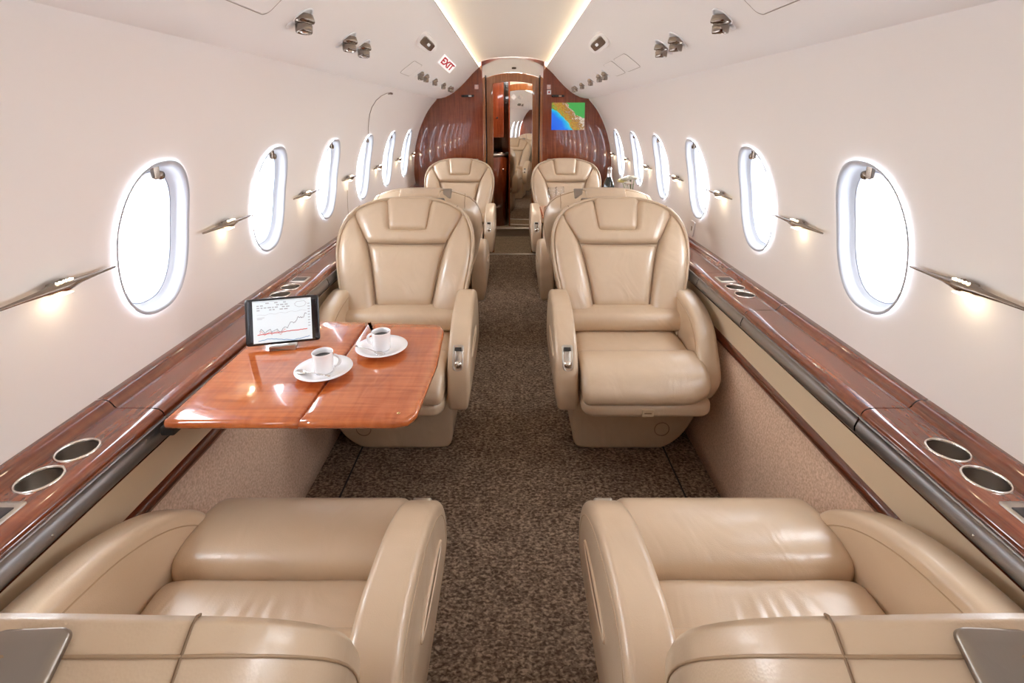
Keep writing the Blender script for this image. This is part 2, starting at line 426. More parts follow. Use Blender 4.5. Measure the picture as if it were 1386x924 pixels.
# ------------------------------------------------------------------ ledges with cup holders and panels
CUPS_Y = [(.878, .795), (1.862, 1.778), (3.12, 3.035)]
PLATE_Y = [.705, 1.955, 3.22]
SEGS = [(-1.2, 1.025), (1.028, 1.620), (1.623, 2.045), (2.048, 3.0), (3.003, 3.35), (3.353, 3.88), (3.883, 4.85)]
def ledge(sg, sd):
    root = empty('side_ledge', (sg*.87, 1.8, .65))
    tag(root, 'glossy mahogany side ledge with cup holders running under the %s windows' % sd, 'ledge', 'side ledges')
    off = Vector(root.location)
    def place(o): o.data.transform(Matrix.Translation(-off)); o.parent = root; return o
    zf = .700
    for (y0, y1) in SEGS:
        n = 4
        vs, fs = [], []
        def strip(prof, y0=y0, y1=y1):
            st = len(vs); k = len(prof)
            for y in (y0, y1):
                for (x, z) in prof: vs.append((sg*x, y, z))
            for j in range(k-1): fs.append((st+j, st+j+1, st+k+j+1, st+k+j))
        inner = [(.812, .672), (.803, .676), (.801, .684), (.804, .691), (.811, .697), (.821, .6995), (.835, .700)]
        outer = [(.908, .700), (.9095, .7025), (.912, .7035), (.915, .709), (.921, .7165), (.930, .7205), (.940, .7215), (.952, .7205)]
        strip(inner); strip(outer)
        cups = [c for pr in CUPS_Y for c in pr if y0 < c < y1]
        cups.sort(); cur = y0
        for c_ in cups:
            a, b = c_-.0415, c_+.0415
            if a > cur: strip([(.835, .70), (.908, .70)], cur, a)
            rect = (.835, .908, a, b)
            cs = [(rect[i], rect[j]) for i in (0, 1) for j in (2, 3)]
            hole_patch(rect, oval(.8715, c_, .0345, .0345, 2, 40, cs), lambda x, y: (sg*x, y, .70), vs, fs, 1)
            cur = b
        strip([(.835, .70), (.908, .70)], cur, y1)
        o = mk('ledge_panel', vs, fs, WOOD_L, None, True, False); orient(o, lambda c: (-sg, 0, 1)); place(o)
        # end faces of the segment
        mr = extrude_y('metal_rail', [(sg*x, z) for x, z in [(.812, .672), (.801, .677), (.7965, .678), (.7955, .675), (.798, .672), (.794, .664), (.7905, .652), (.792, .640), (.797, .632), (.806, .627), (.823, .626)]], y0+.001, y1-.001, RAIL, 2); place(mr)
    place(MB().box(sg*.808, sg*.965, -1.2, 4.855, .618, .640).box(sg*.808, sg*.830, -1.2, 4.855, .62, .690).box(sg*.912, sg*.965, -1.2, 4.855, .62, .700).build('ledge_leak_backing', WOOD_S, smooth=False))  # hidden dark backing added to block sky light leaking through the ledge seams
    # thin steel beads on the rail
    place(MB().box(sg*.7995, sg*.8035, -1.2, 4.85, .6735, .6765).build('rail_bead', NICK))
    for pr in CUPS_Y:
        for c_ in pr:
            M = Matrix.Translation((sg*.8715, c_, .70))
            cup = MB().lathe([(.0345, .0015), (.0338, -.004), (.0330, -.045), (.031, -.050), (0, -.050)], M, 40).build('cup_holder', NICK_IN); place(cup)
            rm = MB().lathe([(.0335, -.003), (.0335, .0022), (.0350, .0032), (.0372, .0024), (.0376, .0)], M, 40).build('rim', CHROME_S); place(rm)
            rm.parent = cup
    for yc in PLATE_Y:
        fr = ringloft('control_panel', rrect(.838, .904, yc-.034, yc+.034, .006), [(0, -.001), (0, .002), (.0012, .003)], lambda u, v, w_: (sg*u, v, .70+w_), NICK, None, False); place(fr)
        sc = ringloft('control_screen', rrect(.847, .895, yc-.022, yc+.018, .002), [(-.0005, .0), (-.0005, .0036), (0, .0038)], lambda u, v, w_: (sg*u, v, .70+w_), BLACK, None, False); place(sc); sc.parent = fr
    for ys in (.72, 1.85, 3.3):
        place(MB().lathe([(.0022, 0), (.0022, .0015), (.0008, .0015), (.0008, .0005), (0, .0005)], Matrix.Translation((sg*.7912, ys, .650)) @ Matrix.Rotation(-sg*PI/2, 4, 'Y'), 12).build('rail_screw', CHROME))
    return root
NICK_IN = brushed('cup_holder_steel', (.46, .42, .38), .34, False)
CHROME_S = mat('satin_rim', (.78, .74, .68), .2, 1.0)
ledge(-1, 'left'); ledge(1, 'right')

# ------------------------------------------------------------------ far bulkhead
def bulk_outline(sg, xin):
    """half bulkhead: list (x,z) from inner-bottom around"""
    pts = [(xin, 0.0), (.77, 0), (.80, .3), (.83, .62), (.945, .68)]
    z = .70
    while z < 1.51: pts.append((WX(z)+.004, z)); z += .04
    pts += [(x+.003, z_+.003) for x, z_ in CPROF[:-1]]+[(.302, 1.806), (xin, 1.806)]
    return [(sg*x, z_) for x, z_ in pts]
def slab_xz(name, poly, y0, y1, m, parent=None, bevel=.002):
    n = len(poly); bm = bmesh.new()
    a = [bm.verts.new((x, y0, z)) for x, z in poly]; b = [bm.verts.new((x, y1, z)) for x, z in poly]
    bm.faces.new(a); bm.faces.new(b[::-1])
    for i in range(n): bm.faces.new((a[i], b[i], b[(i+1) % n], a[(i+1) % n]))
    bmesh.ops.recalc_face_normals(bm, faces=bm.faces)
    me = bpy.data.meshes.new(name); bm.to_mesh(me); bm.free()
    o = link(name, me, m, parent)
    if bevel: bev(o, bevel)
    return o
for sg, sd in ((-1, 'left'), (1, 'right')):
    o = slab_xz('wall_bulkhead_%s' % sd, bulk_outline(sg, .283), YB, YB+.04, WOOD_B, bevel=0); tag(o, kind='structure')
    # cream edge moulding of the lining against the bulkhead
    pts = [(sg*(WX(z)+.001), YB-.006, z) for z in [.70+.027*i for i in range(31)]]
    o = MB().tube(pts, .005, 6).build('trim_edge_%s' % sd, CEIL); tag(o, kind='structure')
# arched white header over the door
def arch(r, x, zc, zt): return zt-(zt-zc)*(abs(x)/r)**2
hd = [(.300*(-1+2*i/20), arch(.30, .30*(-1+2*i/20), 1.800, 1.880)) for i in range(21)]
lo_ = [(.283*(1-2*i/20), arch(.283, .283*(1-2*i/20), 1.700, 1.757)) for i in range(21)]
# the header is a coved panel: it leans back towards the door
vs, fs = [], []
for r in range(9):
    t = r/8; a = t*PI/2
    for i in range(21):
        x0, z0 = hd[i]; x1, z1 = lo_[20-i]
        f = math.sin(a); g = 1-math.cos(a)
        vs.append((x0+(x1-x0)*g, YB+.004+.075*f, z0+(z1-z0)*g))
for r in range(8):
    for i in range(20): k = r*21+i; fs.append((k, k+1, k+22, k+21))
o = mk('wall_header', vs, fs, CEILC, None, True, True); tag(o, kind='structure')
sp = ringloft('speaker_grille', rrect(-.022, .022, -.010, .010, .0095), rnd(.002, 0, .004, 2), lambda u, v, w_: (u+.012, YB+.040-w_-v*.55, 1.793+v*.85), BRONZE)
tag(sp, 'small dark oval speaker in the lit white arch over the door', 'speaker')
# reveal jambs and the door frame
for sg in (-1, 1):
    o = slab_xz('wall_jamb_%s' % ('left' if sg < 0 else 'right'), [(sg*.283, 0), (sg*.258, 0), (sg*.258, 1.716), (sg*.283, 1.70)], YB+.0, YB+.10, WOOD_D, bevel=.004); tag(o, kind='structure')
def frame_arch():
    xo, xi = .252, .188; yo = 1.755; vs, fs = [], []
    out = [(-xo, 0.0), (-xo, .6), (-xo, 1.2)]+[(xo*(-1+2*i/16), arch(xo, xo*(-1+2*i/16), 1.712, 1.757)) for i in range(17)]+[(xo, 1.2), (xo, .6), (xo, 0)]
    inn = [(-xi, 0.0), (-xi, .6), (-xi, 1.2)]+[(xi*(-1+2*i/16), arch(xi, xi*(-1+2*i/16), 1.655, 1.676)) for i in range(17)]+[(xi, 1.2), (xi, .6), (xi, 0)]
    n = len(out)
    for y in (YB+.085, YB+.125):
        for p in out+inn: vs.append((p[0], y, p[1]))
    m2 = 2*n
    for i in range(n-1):
        fs += [(i, i+1, n+i+1, n+i), (m2+i, m2+n+i, m2+n+i+1, m2+i+1), (i, m2+i, m2+i+1, i+1), (n+i, n+i+1, m2+n+i+1, m2+n+i)]
    o = mk('door_1', vs, fs, WOOD_D, None, True, True); bev(o, .004); return tag(o, kind='structure')
frame_arch()
o = MB().box(-.262, -.2525, YB+.05, YB+.12, 0, 1.73).box(.2525, .262, YB+.05, YB+.12, 0, 1.73).build('trim_door_gap', DARK, smooth=False); tag(o, kind='structure')

# ------------------------------------------------------------------ entry vestibule beyond the door
Y2 = YB+.03
o = MB().box(-.80, .80, Y2, 5.66, -.04, 0.001).build('floor_entry', CARP2, smooth=False); tag(o, kind='structure')
o = MB().box(-.27, .27, YB-.012, YB+.02, 0, .006).build('trim_threshold', NICK, bevel=.002); tag(o, kind='structure')
o = MB().box(-.80, .80, 5.65, 6.6, -.04, .098).build('floor_galley', CARP2, smooth=False); tag(o, kind='structure')
o = MB().box(-.30, .30, 5.63, 5.655, .080, .101).build('trim_step_nosing', NICK, bevel=.003); tag(o, kind='structure')
o = MB().box(-.30, .30, 5.640, 5.652, .0, .080).build('trim_step_riser', mat('step_riser_grey', (.30, .25, .19), .5), smooth=False); tag(o, kind='structure')
o = MB().box(-.34, -.30, Y2+.11, 6.6, 0, 1.9).build('wall_entry_left', WOOD_B, smooth=False); tag(o, kind='structure')
o = MB().box(.30, .34, Y2+.11, 6.6, 0, 1.9).build('wall_entry_right', WOOD_B, smooth=False); tag(o, kind='structure')
o = MB().box(-.86, .86, Y2+.02, 6.6, 1.90, 1.94).build('ceiling_entry', CEIL, smooth=False); tag(o, kind='structure')
o = MB().box(-.9, .9, 6.6, 6.64, 0, 1.94).build('wall_entry_end', WOOD_B, smooth=False); tag(o, kind='structure')
o = MB().box(-.9, -.30, Y2+.09, Y2+.11, 0, 1.94).box(.30, .9, Y2+.09, Y2+.11, 0, 1.94).build('wall_entry_front', WOOD_B, smooth=False); tag(o, kind='structure')
el = bpy.data.lights.new('entry_fill_light', 'AREA'); el.size = .22; el.energy = ENTRY_W; el.color = (1, .88, .70)  # unseen area light added to brighten the closed entry
eo = bpy.data.objects.new('entry_fill_light', el); COL.objects.link(eo); eo.location = (0, 5.35, 1.89)
# mirrored door at the end: a real mirror, turned slightly
mr = empty('mirror_door', (.125, 5.735, .10), math.radians(-4.6)); tag(mr, 'tall mirrored door reflecting the cabin at the end of the entry', 'mirror')
MB().box(-.155, .165, 0, .012, 0, 1.79).build('mirror_panel', MIRROR, mr, smooth=False)
MB().box(-.172, -.156, -.006, .030, 0, 1.79).build('frame_stile', WOOD_B, mr, bevel=.002)
MB().box(-.155, .165, .013, .030, 0, 1.79).build('backing', WOOD_B, mr, smooth=False)
# galley unit on the left, upper cupboard above it
g = empty('galley_cabinet', (-.165, 5.80, .10)); tag(g, 'curved mahogany galley cabinet with steel basin seen through the doorway', 'cabinet')
cab = smooth_loop([(-.130, .25), (-.130, -.045), (-.06, -.058), (.03, -.050), (.082, -.015), (.104, .06), (.106, .25)], 4)
ringloft('body', cab, [(0, 0), (0, .80), (.004, .806)], lambda u, v, w_: (u, v, w_), WOOD_B, g)
ringloft('counter', cab, [(-.004, .807), (-.008, .815), (-.008, .832), (-.004, .838)], lambda u, v, w_: (u, v, w_), NICK, g)
MB().lathe([(.045, .840), (.050, .842), (.052, .850), (.049, .852), (.044, .845), (.03, .842), (0, .842)], Matrix.Translation((.03, .05, 0)), 24).build('basin', CHROME, g)
MB().lathe([(.012, 0), (.012, .012), (.007, .018), (0, .018)], Matrix.Translation((.055, -.040, .66)) @ Matrix.Rotation(PI/2, 4, 'X'), 14).build('latch', CHROME, g)
MB().box(-.25, .0, -.05, .25, .0, .0).build('plinth', DARK, g) if False else None
u = empty('galley_cupboard', (-.235, 5.76, 1.12)); tag(u, 'dark mahogany upper cupboard above the curved galley cabinet', 'cupboard')
MB().box(-.060, .135, 0, .42, 0, .72).build('body', WOOD_B, u, bevel=.006)
MB().lathe([(.010, 0), (.010, .010), (0, .012)], Matrix.Translation((.06, 0, .22)) @ Matrix.Rotation(PI/2, 4, 'X'), 12).build('latch', DARK, u)

# rear bulkhead behind the viewer (seen in the mirror) closes the cabin
poly = bulk_outline(1, 0)[1:-1]
full = poly+[(0, 1.888)]+[(-x, z) for x, z in poly[::-1]]
o = slab_xz('wall_rear', full, YA-.04, YA, WOOD_B, bevel=0); tag(o, kind='structure')

# ================================================================== SEATS
LB = .595                      # length of the back
RECL, BOFF = .465, 0
def wmap(u_, v_, w_):
    """back plane: u lateral, v up along the back, w out of the front"""
    w2 = w_+.38*u_*u_*(1-.65*max(0, min(1, v_/.56))**2)+.012*math.sin(PI*min(max(v_/LB, 0), 1)); cr = math.sqrt(1-RECL*RECL)
    return (u_, -.15-BOFF-RECL*v_+cr*w2, .44+cr*v_+RECL*w2)
US = [(0, .118), (.1, .124), (.37, .178), (.515, .246), (.56, .262)]
HW = [(-.15, .205), (0, .235), (.1, .262), (.25, .293), (.35, .304), (.42, .300), (.48, .282), (.525, .258), (.56, .235)]
def VT(u_): return LB-.074*(abs(u_)/.262)**2.8
def patch(name, lat, ver, th, m, parent, ns=20, nt=24, p=6, base=0, dent=None, taper=0):
    """pillow patch: lat(s,t)->u , ver(s,t)->v ; th = puff"""
    vs, fs = [], []; S = cosspace(ns); T = [(x+1)/2 for x in cosspace(nt)]
    for t in T:
        for s in S:
            tt = 2*t-1
            e = max(0, 1-abs(s)**p)**.5*max(0, 1-abs(tt)**p)**.5
            u_, v_ = lat(s, t), ver(s, t)
            d = dent(u_, v_) if dent else 0
            tp = 1-taper*max(0, tt)**2
            vs.append(wmap(u_, v_, base+th*e*tp-d*e))
    n = ns+1
    for i in range(nt):
        for j in range(ns): a = i*n+j; fs.append((a, a+1, a+n+1, a+n))
    # flat back
    st = len(vs)
    for t in T:
        for s in S: vs.append(wmap(lat(s, t), ver(s, t), base-.012))
    for i in range(nt):
        for j in range(ns): a = st+i*n+j; fs.append((a, a+n, a+n+1, a+1))
    for i in range(nt):
        for j in (0, ns): a = i*n+j; fs.append((a, a+n, st+a+n, st+a))
    for j in range(ns):
        for i in (0, nt): a = i*n+j; fs.append((a, a+1, st+a+1, st+a))
    return mk(name, vs, fs, m, parent)
def make_seat(ax, recline=.465, boff=0):
    """ax=+1: aisle arm on local +x.  faces +y"""
    global RECL, BOFF
    RECL, BOFF = recline, boff
    root = empty('cabin_seat')
    # --- plinth: rounded on the wall side
    pl = [(ax*x, z) for x, z in [(.235, .285), (.240, .16), (.235, .05), (.215, .008), (.15, 0), (-.10, 0), (-.15, .008), (-.21, .055), (-.255, .13), (-.275, .20), (-.28, .285)]]
    bs = ringloft('base', smooth_loop(densify(pl, .05), 3), rnd(.014, -.26, .10, 3), lambda a, b, w_: (a, w_, b), LEA_S, root)
    MB().tube([(ax*-.13+.030*math.cos(a), .1015, .095+.030*math.sin(a)) for a in [2*PI*i/24 for i in range(24)]], .0016, 5, True).build('access_disc', SEAM, bs)
    # --- seat pan
    pn = rrect(-.235, .235, -.25, .335, .05, 6)
    pan = ringloft('seat_pan', densify(pn, .05), rnd(.018, .298, .350, 3), lambda a, b, w_: (a, b, w_), LEA_S, root)
    lb = MB().box(-.018, .024, .334, .3385, .306, .334).build('seat_tag', PLAST, pan, bevel=.002)
    MB().box(-.010, .016, .3385, .3392, .318, .323).build('tag_lettering', SEAM, lb, smooth=False)
    # --- rear cushion (flat) and the front roll
    def crease(s, t):
        g_ = 0
        for (c0, k_, a_, wd) in ((-.32, .10, .0016, .030), (-.12, .06, .0022, .035), (.02, -.05, .0026, .028), (.17, -.10, .0022, .036), (.36, -.16, .0014, .030)):
            x_ = s-c0-k_*t; g_ += a_*math.exp(-(x_/wd)**2)-a_*.6*math.exp(-((x_-wd*2)/wd)**2)
        return g_*math.exp(-((t+.1)/.6)**4)
    def cush(name, y0, y1, zf, th, hw):
        vs, fs = [], []; S = [-1+.0006, *[-1+.04*(1-math.cos(PI*k/8))/1 for k in range(1, 5)], *[-.96+1.92*k/60 for k in range(1, 60)], *[1-.04*(1-math.cos(PI*k/8)) for k in range(4, 0, -1)], 1-.0006]
        NS = len(S)-1; T = cosspace(16)
        for t in T:
            for s in S:
                e = max(0, 1-abs(s)**7)**.5*max(0, 1-abs(t)**8)**.5
                y = (y0+y1)/2+t*(y1-y0)/2
                vs.append((s*hw, y, zf+th*e-.006*e*math.cos(s*1.2)+.006*e*abs(s)**3+e*crease(s, t)))
        n = NS+1
        for i in range(16):
            for j in range(NS): a = i*n+j; fs.append((a, a+1, a+n+1, a+n))
        st = len(vs)
        for t in T:
            for s in S: vs.append((s*hw, (y0+y1)/2+t*(y1-y0)/2, zf-.06))
        for i in range(16):
            for j in range(NS): a = st+i*n+j; fs.append((a, a+n, a+n+1, a+1))
        for i in range(16):
            for j in (0, NS): a = i*n+j; fs.append((a, a+n, st+a+n, st+a))
        for j in range(NS):
            for i in (0, 16): a = i*n+j; fs.append((a, a+1, st+a+1, st+a))
        return mk(name, vs, fs, LEA, root)
    cush('seat_cushion', -.16, .100, .405, .048, .232)
    sec = smooth_loop([(.103, .385), (.103, .430), (.122, .459), (.17, .472), (.235, .468), (.295, .449), (.335, .415), (.350, .385), (.343, .358), (.315, .347), (.2, .346), (.12, .348)], 4)
    def rf(a, b, w_):
        t = max(0, -ax*w_-.13)/.10; lo = max(0, (.47-b)/.12)
        return (w_+ax*.004, a-.035*t*t*lo*(a > .2), b+.028*t*t*lo)
    ringloft('front_roll', sec, rnd(.024, -.231, .231, 5)[:6]+[(0, x) for x in [-.19+.02*i for i in range(20)]]+rnd(.024, -.231, .231, 5)[6:], rf, LEA, root)
    # --- lumbar roll
    sec = smooth_loop([(-.20, .44), (-.13, .437), (-.075, .452), (-.062, .485), (-.075, .520), (-.115, .532), (-.20, .53)], 4)
    ringloft('lumbar_pad', sec, rnd(.008, -.243, .236, 4), lambda a, b, w_: (ax*w_, a, b), LEA, root)
    # --- back panels
    patch('back_panel', lambda s, t: s*sinterp(US, .075+t*.292), lambda s, t: .075+t*.292, .036, LEA, root, 20, 16, 10)
    def hr(u_, v_):
        a = (.004+.105+(v_-.52)*.14-abs(u_)); b = v_-.425
        f = max(0, min(1, a/.012))*max(0, min(1, b/.012)); return .020*f*f*(3-2*f)
    patch('upper_back_panel', lambda s, t: s*(.178+(.256-.178)*min(1, t*1.08)**.85), lambda s, t: .371+t*(VT(s*.256)-.371), .042, LEA, root, 56, 40, 9, dent=hr)
    def seam(pts, closed=False): MB().tube([wmap(p[0], p[1], p[2]-.008) for p in pts], .0016, 5, closed).build('back_seam', SEAM, root)
    for q in (-1, 1): seam([(q*(sinterp(US, v_)+.001), v_, .026) for v_ in [.0+.03*i for i in range(18)]])
    seam([(x, .369, .026) for x in (-.176, -.09, 0, .09, .176)])
    seam([(-.111, LB-.004, .030), (-.091, .440, .030), (-.084, .432, .030), (.084, .432, .030), (.091, .440, .030), (.111, LB-.004, .030)])
    hd_ = patch('headrest', lambda s, t: s*(.088+.020*t), lambda s, t: .435+t*(LB+.006-.435), .036, LEA, root, 20, 16, 9, base=.010)
    for q in (-1, 1):
        wg = patch('side_bolster', lambda s, t, q=q: q*(sinterp(US, t*.53)+.003+(s+1)/2*(sinterp(HW, t*.53)-sinterp(US, t*.53)-.003)), lambda s, t: -.02+t*.542, .058, LEA, root, 14, 30, 4, taper=.45)
    # --- shell
    ol = [(sinterp(HW, v_)+.004, v_) for v_ in [-.13+.033*i for i in range(21)]]
    ol = [p for p in ol if p[1] < .52]+[(u_, VT(u_)+.002) for u_ in (.250, .225, .19, .15, .11, .06, 0)]
    ol = ol+[(-a, b) for a, b in ol[::-1] if a > 0]
    ol = densify(ol, .035)
    shl = ringloft('back_shell', ol, [(.020, .014), (.014, .017), (.011, .036), (.005, .043), (-.001, .036), (-.003, .012), (-.003, -.03), (.0, -.05), (.006, -.068), (.018, -.084), (.04, -.096), (.07, -.102)], wmap, LEA_S, root)
    pp = inset(ol, -.0015); top = [p for p in pp if p[1] > -.1]
    MB().tube([wmap(a, b, .016) for a, b in inset(ol, -.0034)], .0015, 6, True).build('piping', SEAM_P, shl)
    for q in (-1, 1):
        vt = VT(.232)
        MB().tube([wmap(q*.227, vt-.002, .044), wmap(q*.2275, vt+.0035, .042), wmap(q*.228, vt+.0062, .036), wmap(q*.229, vt+.0074, .028), wmap(q*.230, vt+.0076, .012), wmap(q*.231, vt+.0064, -.01), wmap(q*.232, vt+.0045, -.04), wmap(q*.234, vt-.004, -.066), wmap(q*.232, vt-.03, -.088), wmap(q*.226, vt-.07, -.100), wmap(q*.215, vt-.2, -.1035), wmap(q*.2, vt-.42, -.1035)], .0013, 6).build('shell_seam', SEAM, shl)
    # headrest roll over the top edge, seen from behind
    cp = smooth_loop([(.028, -.03), (.022, .004), (-.01, .0085), (-.04, .006), (-.055, -.02), (-.04, -.035)], 4)
    ringloft('headrest_cap', cp, rnd(.006, -.104, .104, 3), lambda a, b, w_: wmap(w_, LB+b, a), LEA, root)
    # small metal plate beside the headrest on the aisle side
    q = rrect(-.036, .036, -.055, .020, .008)
    def pf(a, b, w_):
        vtop = VT(.145)
        bb = .0-b
        return wmap(ax*.127+a, vtop+.0086+w_-7*max(0, bb-.018)**2, .012-bb)
    ringloft('metal_plate', q, [(0, -.004), (0, .001), (.0015, .0022)], pf, PLATE, root)
    # --- aisle arm
    AR = smooth_loop([(-.24, .50), (-.20, .585), (-.13, .618), (-.02, .612), (.08, .590), (.165, .552), (.225, .505), (.262, .445), (.276, .375), (.272, .315), (.245, .278), (.12, .272), (-.10, .272), (-.22, .285), (-.25, .36)], 5)
    bulge = lambda y, z: .010*math.cos((z-.44)*5)-.018*max(0, (.36-z)/.09)*0.5
    arm = ringloft('armrest', AR, rnd(.016, .244, .318, 5), lambda a, b, w_: (ax*(w_+(bulge(a, b) if w_ > .28 else 0)), a, b), LEA, root)
    inner = inset(AR, .028)
    MB().tube([(ax*(.3175+bulge(a, b)), a, b) for a, b in inner], .0016, 5, True).build('side_seam', PIPE, arm)
    # grab slot on the aisle face
    sl = [(.05+.115*math.cos(a), .465+.017*math.sin(a)-.10*(.115*math.cos(a))**1) for a in [2*PI*i/30 for i in range(30)]]
    MB().tube([(ax*(.3185+bulge(a, b)), a, b) for a, b in sl], .0035, 6, True).build('pocket_welt', LEA, arm)
    n_ = len(sl); mk('pocket_slot', [(ax*(.3195+bulge(a, b)), a, b) for a, b in sl]+[(ax*.327, .05, .465)], [(i, (i+1) % n_, n_) for i in range(n_)], SEAM, arm)
    # control panel with recline knob on the sloping front of the arm
    pc = Vector((ax*.283, .2418, .490)); nrm = Vector((0, .83, .56)).normalized(); up = Vector((0, -.56, .83)).normalized(); xx = Vector((1, 0, 0))
    cf = lambda a, b, w_: tuple(pc+xx*a+up*b+nrm*(w_-4.5*b*b))
    pnl = ringloft('control_plate', rrect(-.020, .020, -.052, .046, (.009, .009, .0195, .0195), 6), [(.0, -.006), (0, .0015), (.003, .003), (.006, .001), (.007, .0005)], cf, NICK, arm, False)
    MB().add([cf(-.012, .022, .0034), cf(.012, .022, .0034), cf(.012, .036, .0040), cf(-.012, .036, .0040)], [(0, 1, 2, 3)]).build('control_button', BLACK, pnl, smooth=False, fixn=False)
    Mk = Matrix.Translation(Vector(cf(0, -.026, 0))) @ nrm.to_track_quat('Z', 'Y').to_matrix().to_4x4()
    MB().lathe([(.0145, 0), (.013, .004), (.009, .005), (.009, .012), (.007, .0145), (0, .015)], Mk, 20).build('control_knob', CHROME, pnl)
    # --- wall side arm: broad curved panel
    WR = smooth_loop([(-.30, .45), (-.25, .575), (-.16, .612), (-.05, .606), (.05, .585), (.14, .548), (.210, .495), (.252, .43), (.262, .365), (.235, .315), (.15, .290), (-.08, .280), (-.22, .285), (-.29, .34)], 5)
    def wf(a, b, w_):
        f = max(0, min(1, (a+.02)/.22)); g_ = max(0, (.40-b)/.12)
        return (-ax*(w_-.008-.022*f*f-.035*g_*f+ .12*(b-.5)*(1-f)*0), a, b)
    wr = ringloft('wall_armrest', WR, rnd(.020, .238, .318, 5), wf, LEA, root)
    ins = [p for p in inset(WR, .030)]
    MB().tube([wf(a, b, .2375) for a, b in ins], .0016, 5, True).build('side_seam', PIPE, wr)
    # rear closure under the back shell
    MB().box(-.20, .20, -.30, -.20, .283, .48).build('rear_cover', LEA_S, root, bevel=.02)
    return root
SEAM_P = mat('shell_piping', (.36, .245, .145), .45)
sP, sN = make_seat(1), make_seat(-1)
sPr, sNr = make_seat(1, .44, .07), make_seat(-1, .44, .07)
X0 = .485
seats = [   # proto, x, y, rot, label
    (sNr, X0, .74, 0, 'cream leather seat seen from behind at the bottom right of the photo'),
    (sPr, -X0, .74, 0, 'cream leather seat seen from behind at the bottom left of the photo'),
    (sP, X0, 1.93, PI, 'empty cream leather seat facing us right of the aisle, with no table in front'),
    (sN, -X0, 1.93, PI, 'cream leather seat facing us behind the table with the coffee cups'),
    (sN, X0, 3.03, 0, 'cream leather seat on the right turned away, its back just behind the empty facing seat'),
    (sP, -X0, 3.03, 0, 'cream leather seat turned away, its back just behind the seat at the coffee table'),
    (sP, X0-.01, 4.17, PI, 'far cream leather seat facing us under the map screen'),
    (sN, -X0+.01, 4.17, PI, 'far cream leather seat facing us against the bulkhead on the left of the door'),
]
used = set()
for pr, x, y, rz, lab in seats:
    o = pr if pr not in used else copy_tree(pr)
    used.add(pr); o.location = (x, y, 0); o.rotation_euler = (0, 0, rz); tag(o, lab, 'seat', 'cream leather cabin seats')

# ================================================================== TABLES
def table(name, poly, zt, seamx, label, bracket):
    t = empty(name, (0, 0, 0)); t.location = (bracket[0], bracket[1], zt-.02)
    off = Vector(t.location)
    lv = [(.010, zt-.022), (.003, zt-.020), (0, zt-.014), (0, zt-.008), (.003, zt-.002), (.009, zt)]
    halves = []
    def clip(side):
        out = []; m_ = len(poly)
        for i in range(m_):
            a, b = poly[i], poly[(i+1) % m_]; sa, sb = (a[0]-seamx)*side, (b[0]-seamx)*side
            if sa >= .0008: out.append(a)
            if (sa >= .0008) != (sb >= .0008):
                k = (side*.0008-(a[0]-seamx))/(b[0]-a[0]); out.append((seamx+side*.0008, a[1]+(b[1]-a[1])*k))
        return out
    for side in (-1, 1):
        pl = densify(clip(side), .03); m_ = len(pl)
        o = ringloft('table_leaf', pl, lv, lambda a, b, w_: (a-off.x, b-off.y, w_-off.z), WOOD_T, t)
    return t
pt = [(-.772, .985), (-.765, .975), (-.262, .975), (-.232, .985), (-.217, 1.010), (-.205, 1.25), (-.214, 1.455), (-.225, 1.490), (-.255, 1.508), (-.47, 1.522), (-.783, 1.545)]
t1 = table('folding_table', pt, .700, -.472, '', (-.5, 1.25)); tag(t1, 'glossy figured wood folding table on the left holding coffee cups and a tablet', 'table')
MB().box(-.286, -.255, -.265, .22, -.024, -.003).build('table_bracket', DARK, t1, bevel=.004)
MB().lathe([(.004, 0), (.004, .002), (.0015, .003), (0, .003)], Matrix.Translation((.243, -.245, .020)), 12).build('brass_pin', mat('brass', (.8, .55, .25), .25, 1), t1)
pt2 = rrect(.205, .80, 3.36, 3.86, (.04, .04, .07, .07), 5)
pt2 = rrect(.205, .784, 3.36, 3.86, (.01, .06, .06, .01), 5)
t2 = table('folding_table', pt2, .680, .50, '', (.5, 3.6)); tag(t2, 'small glossy wood table on the right beneath the wine glasses, between the far seats', 'table')
MB().box(.24, .283, -.22, .22, -.024, -.003).build('table_bracket', DARK, t2, bevel=.004)

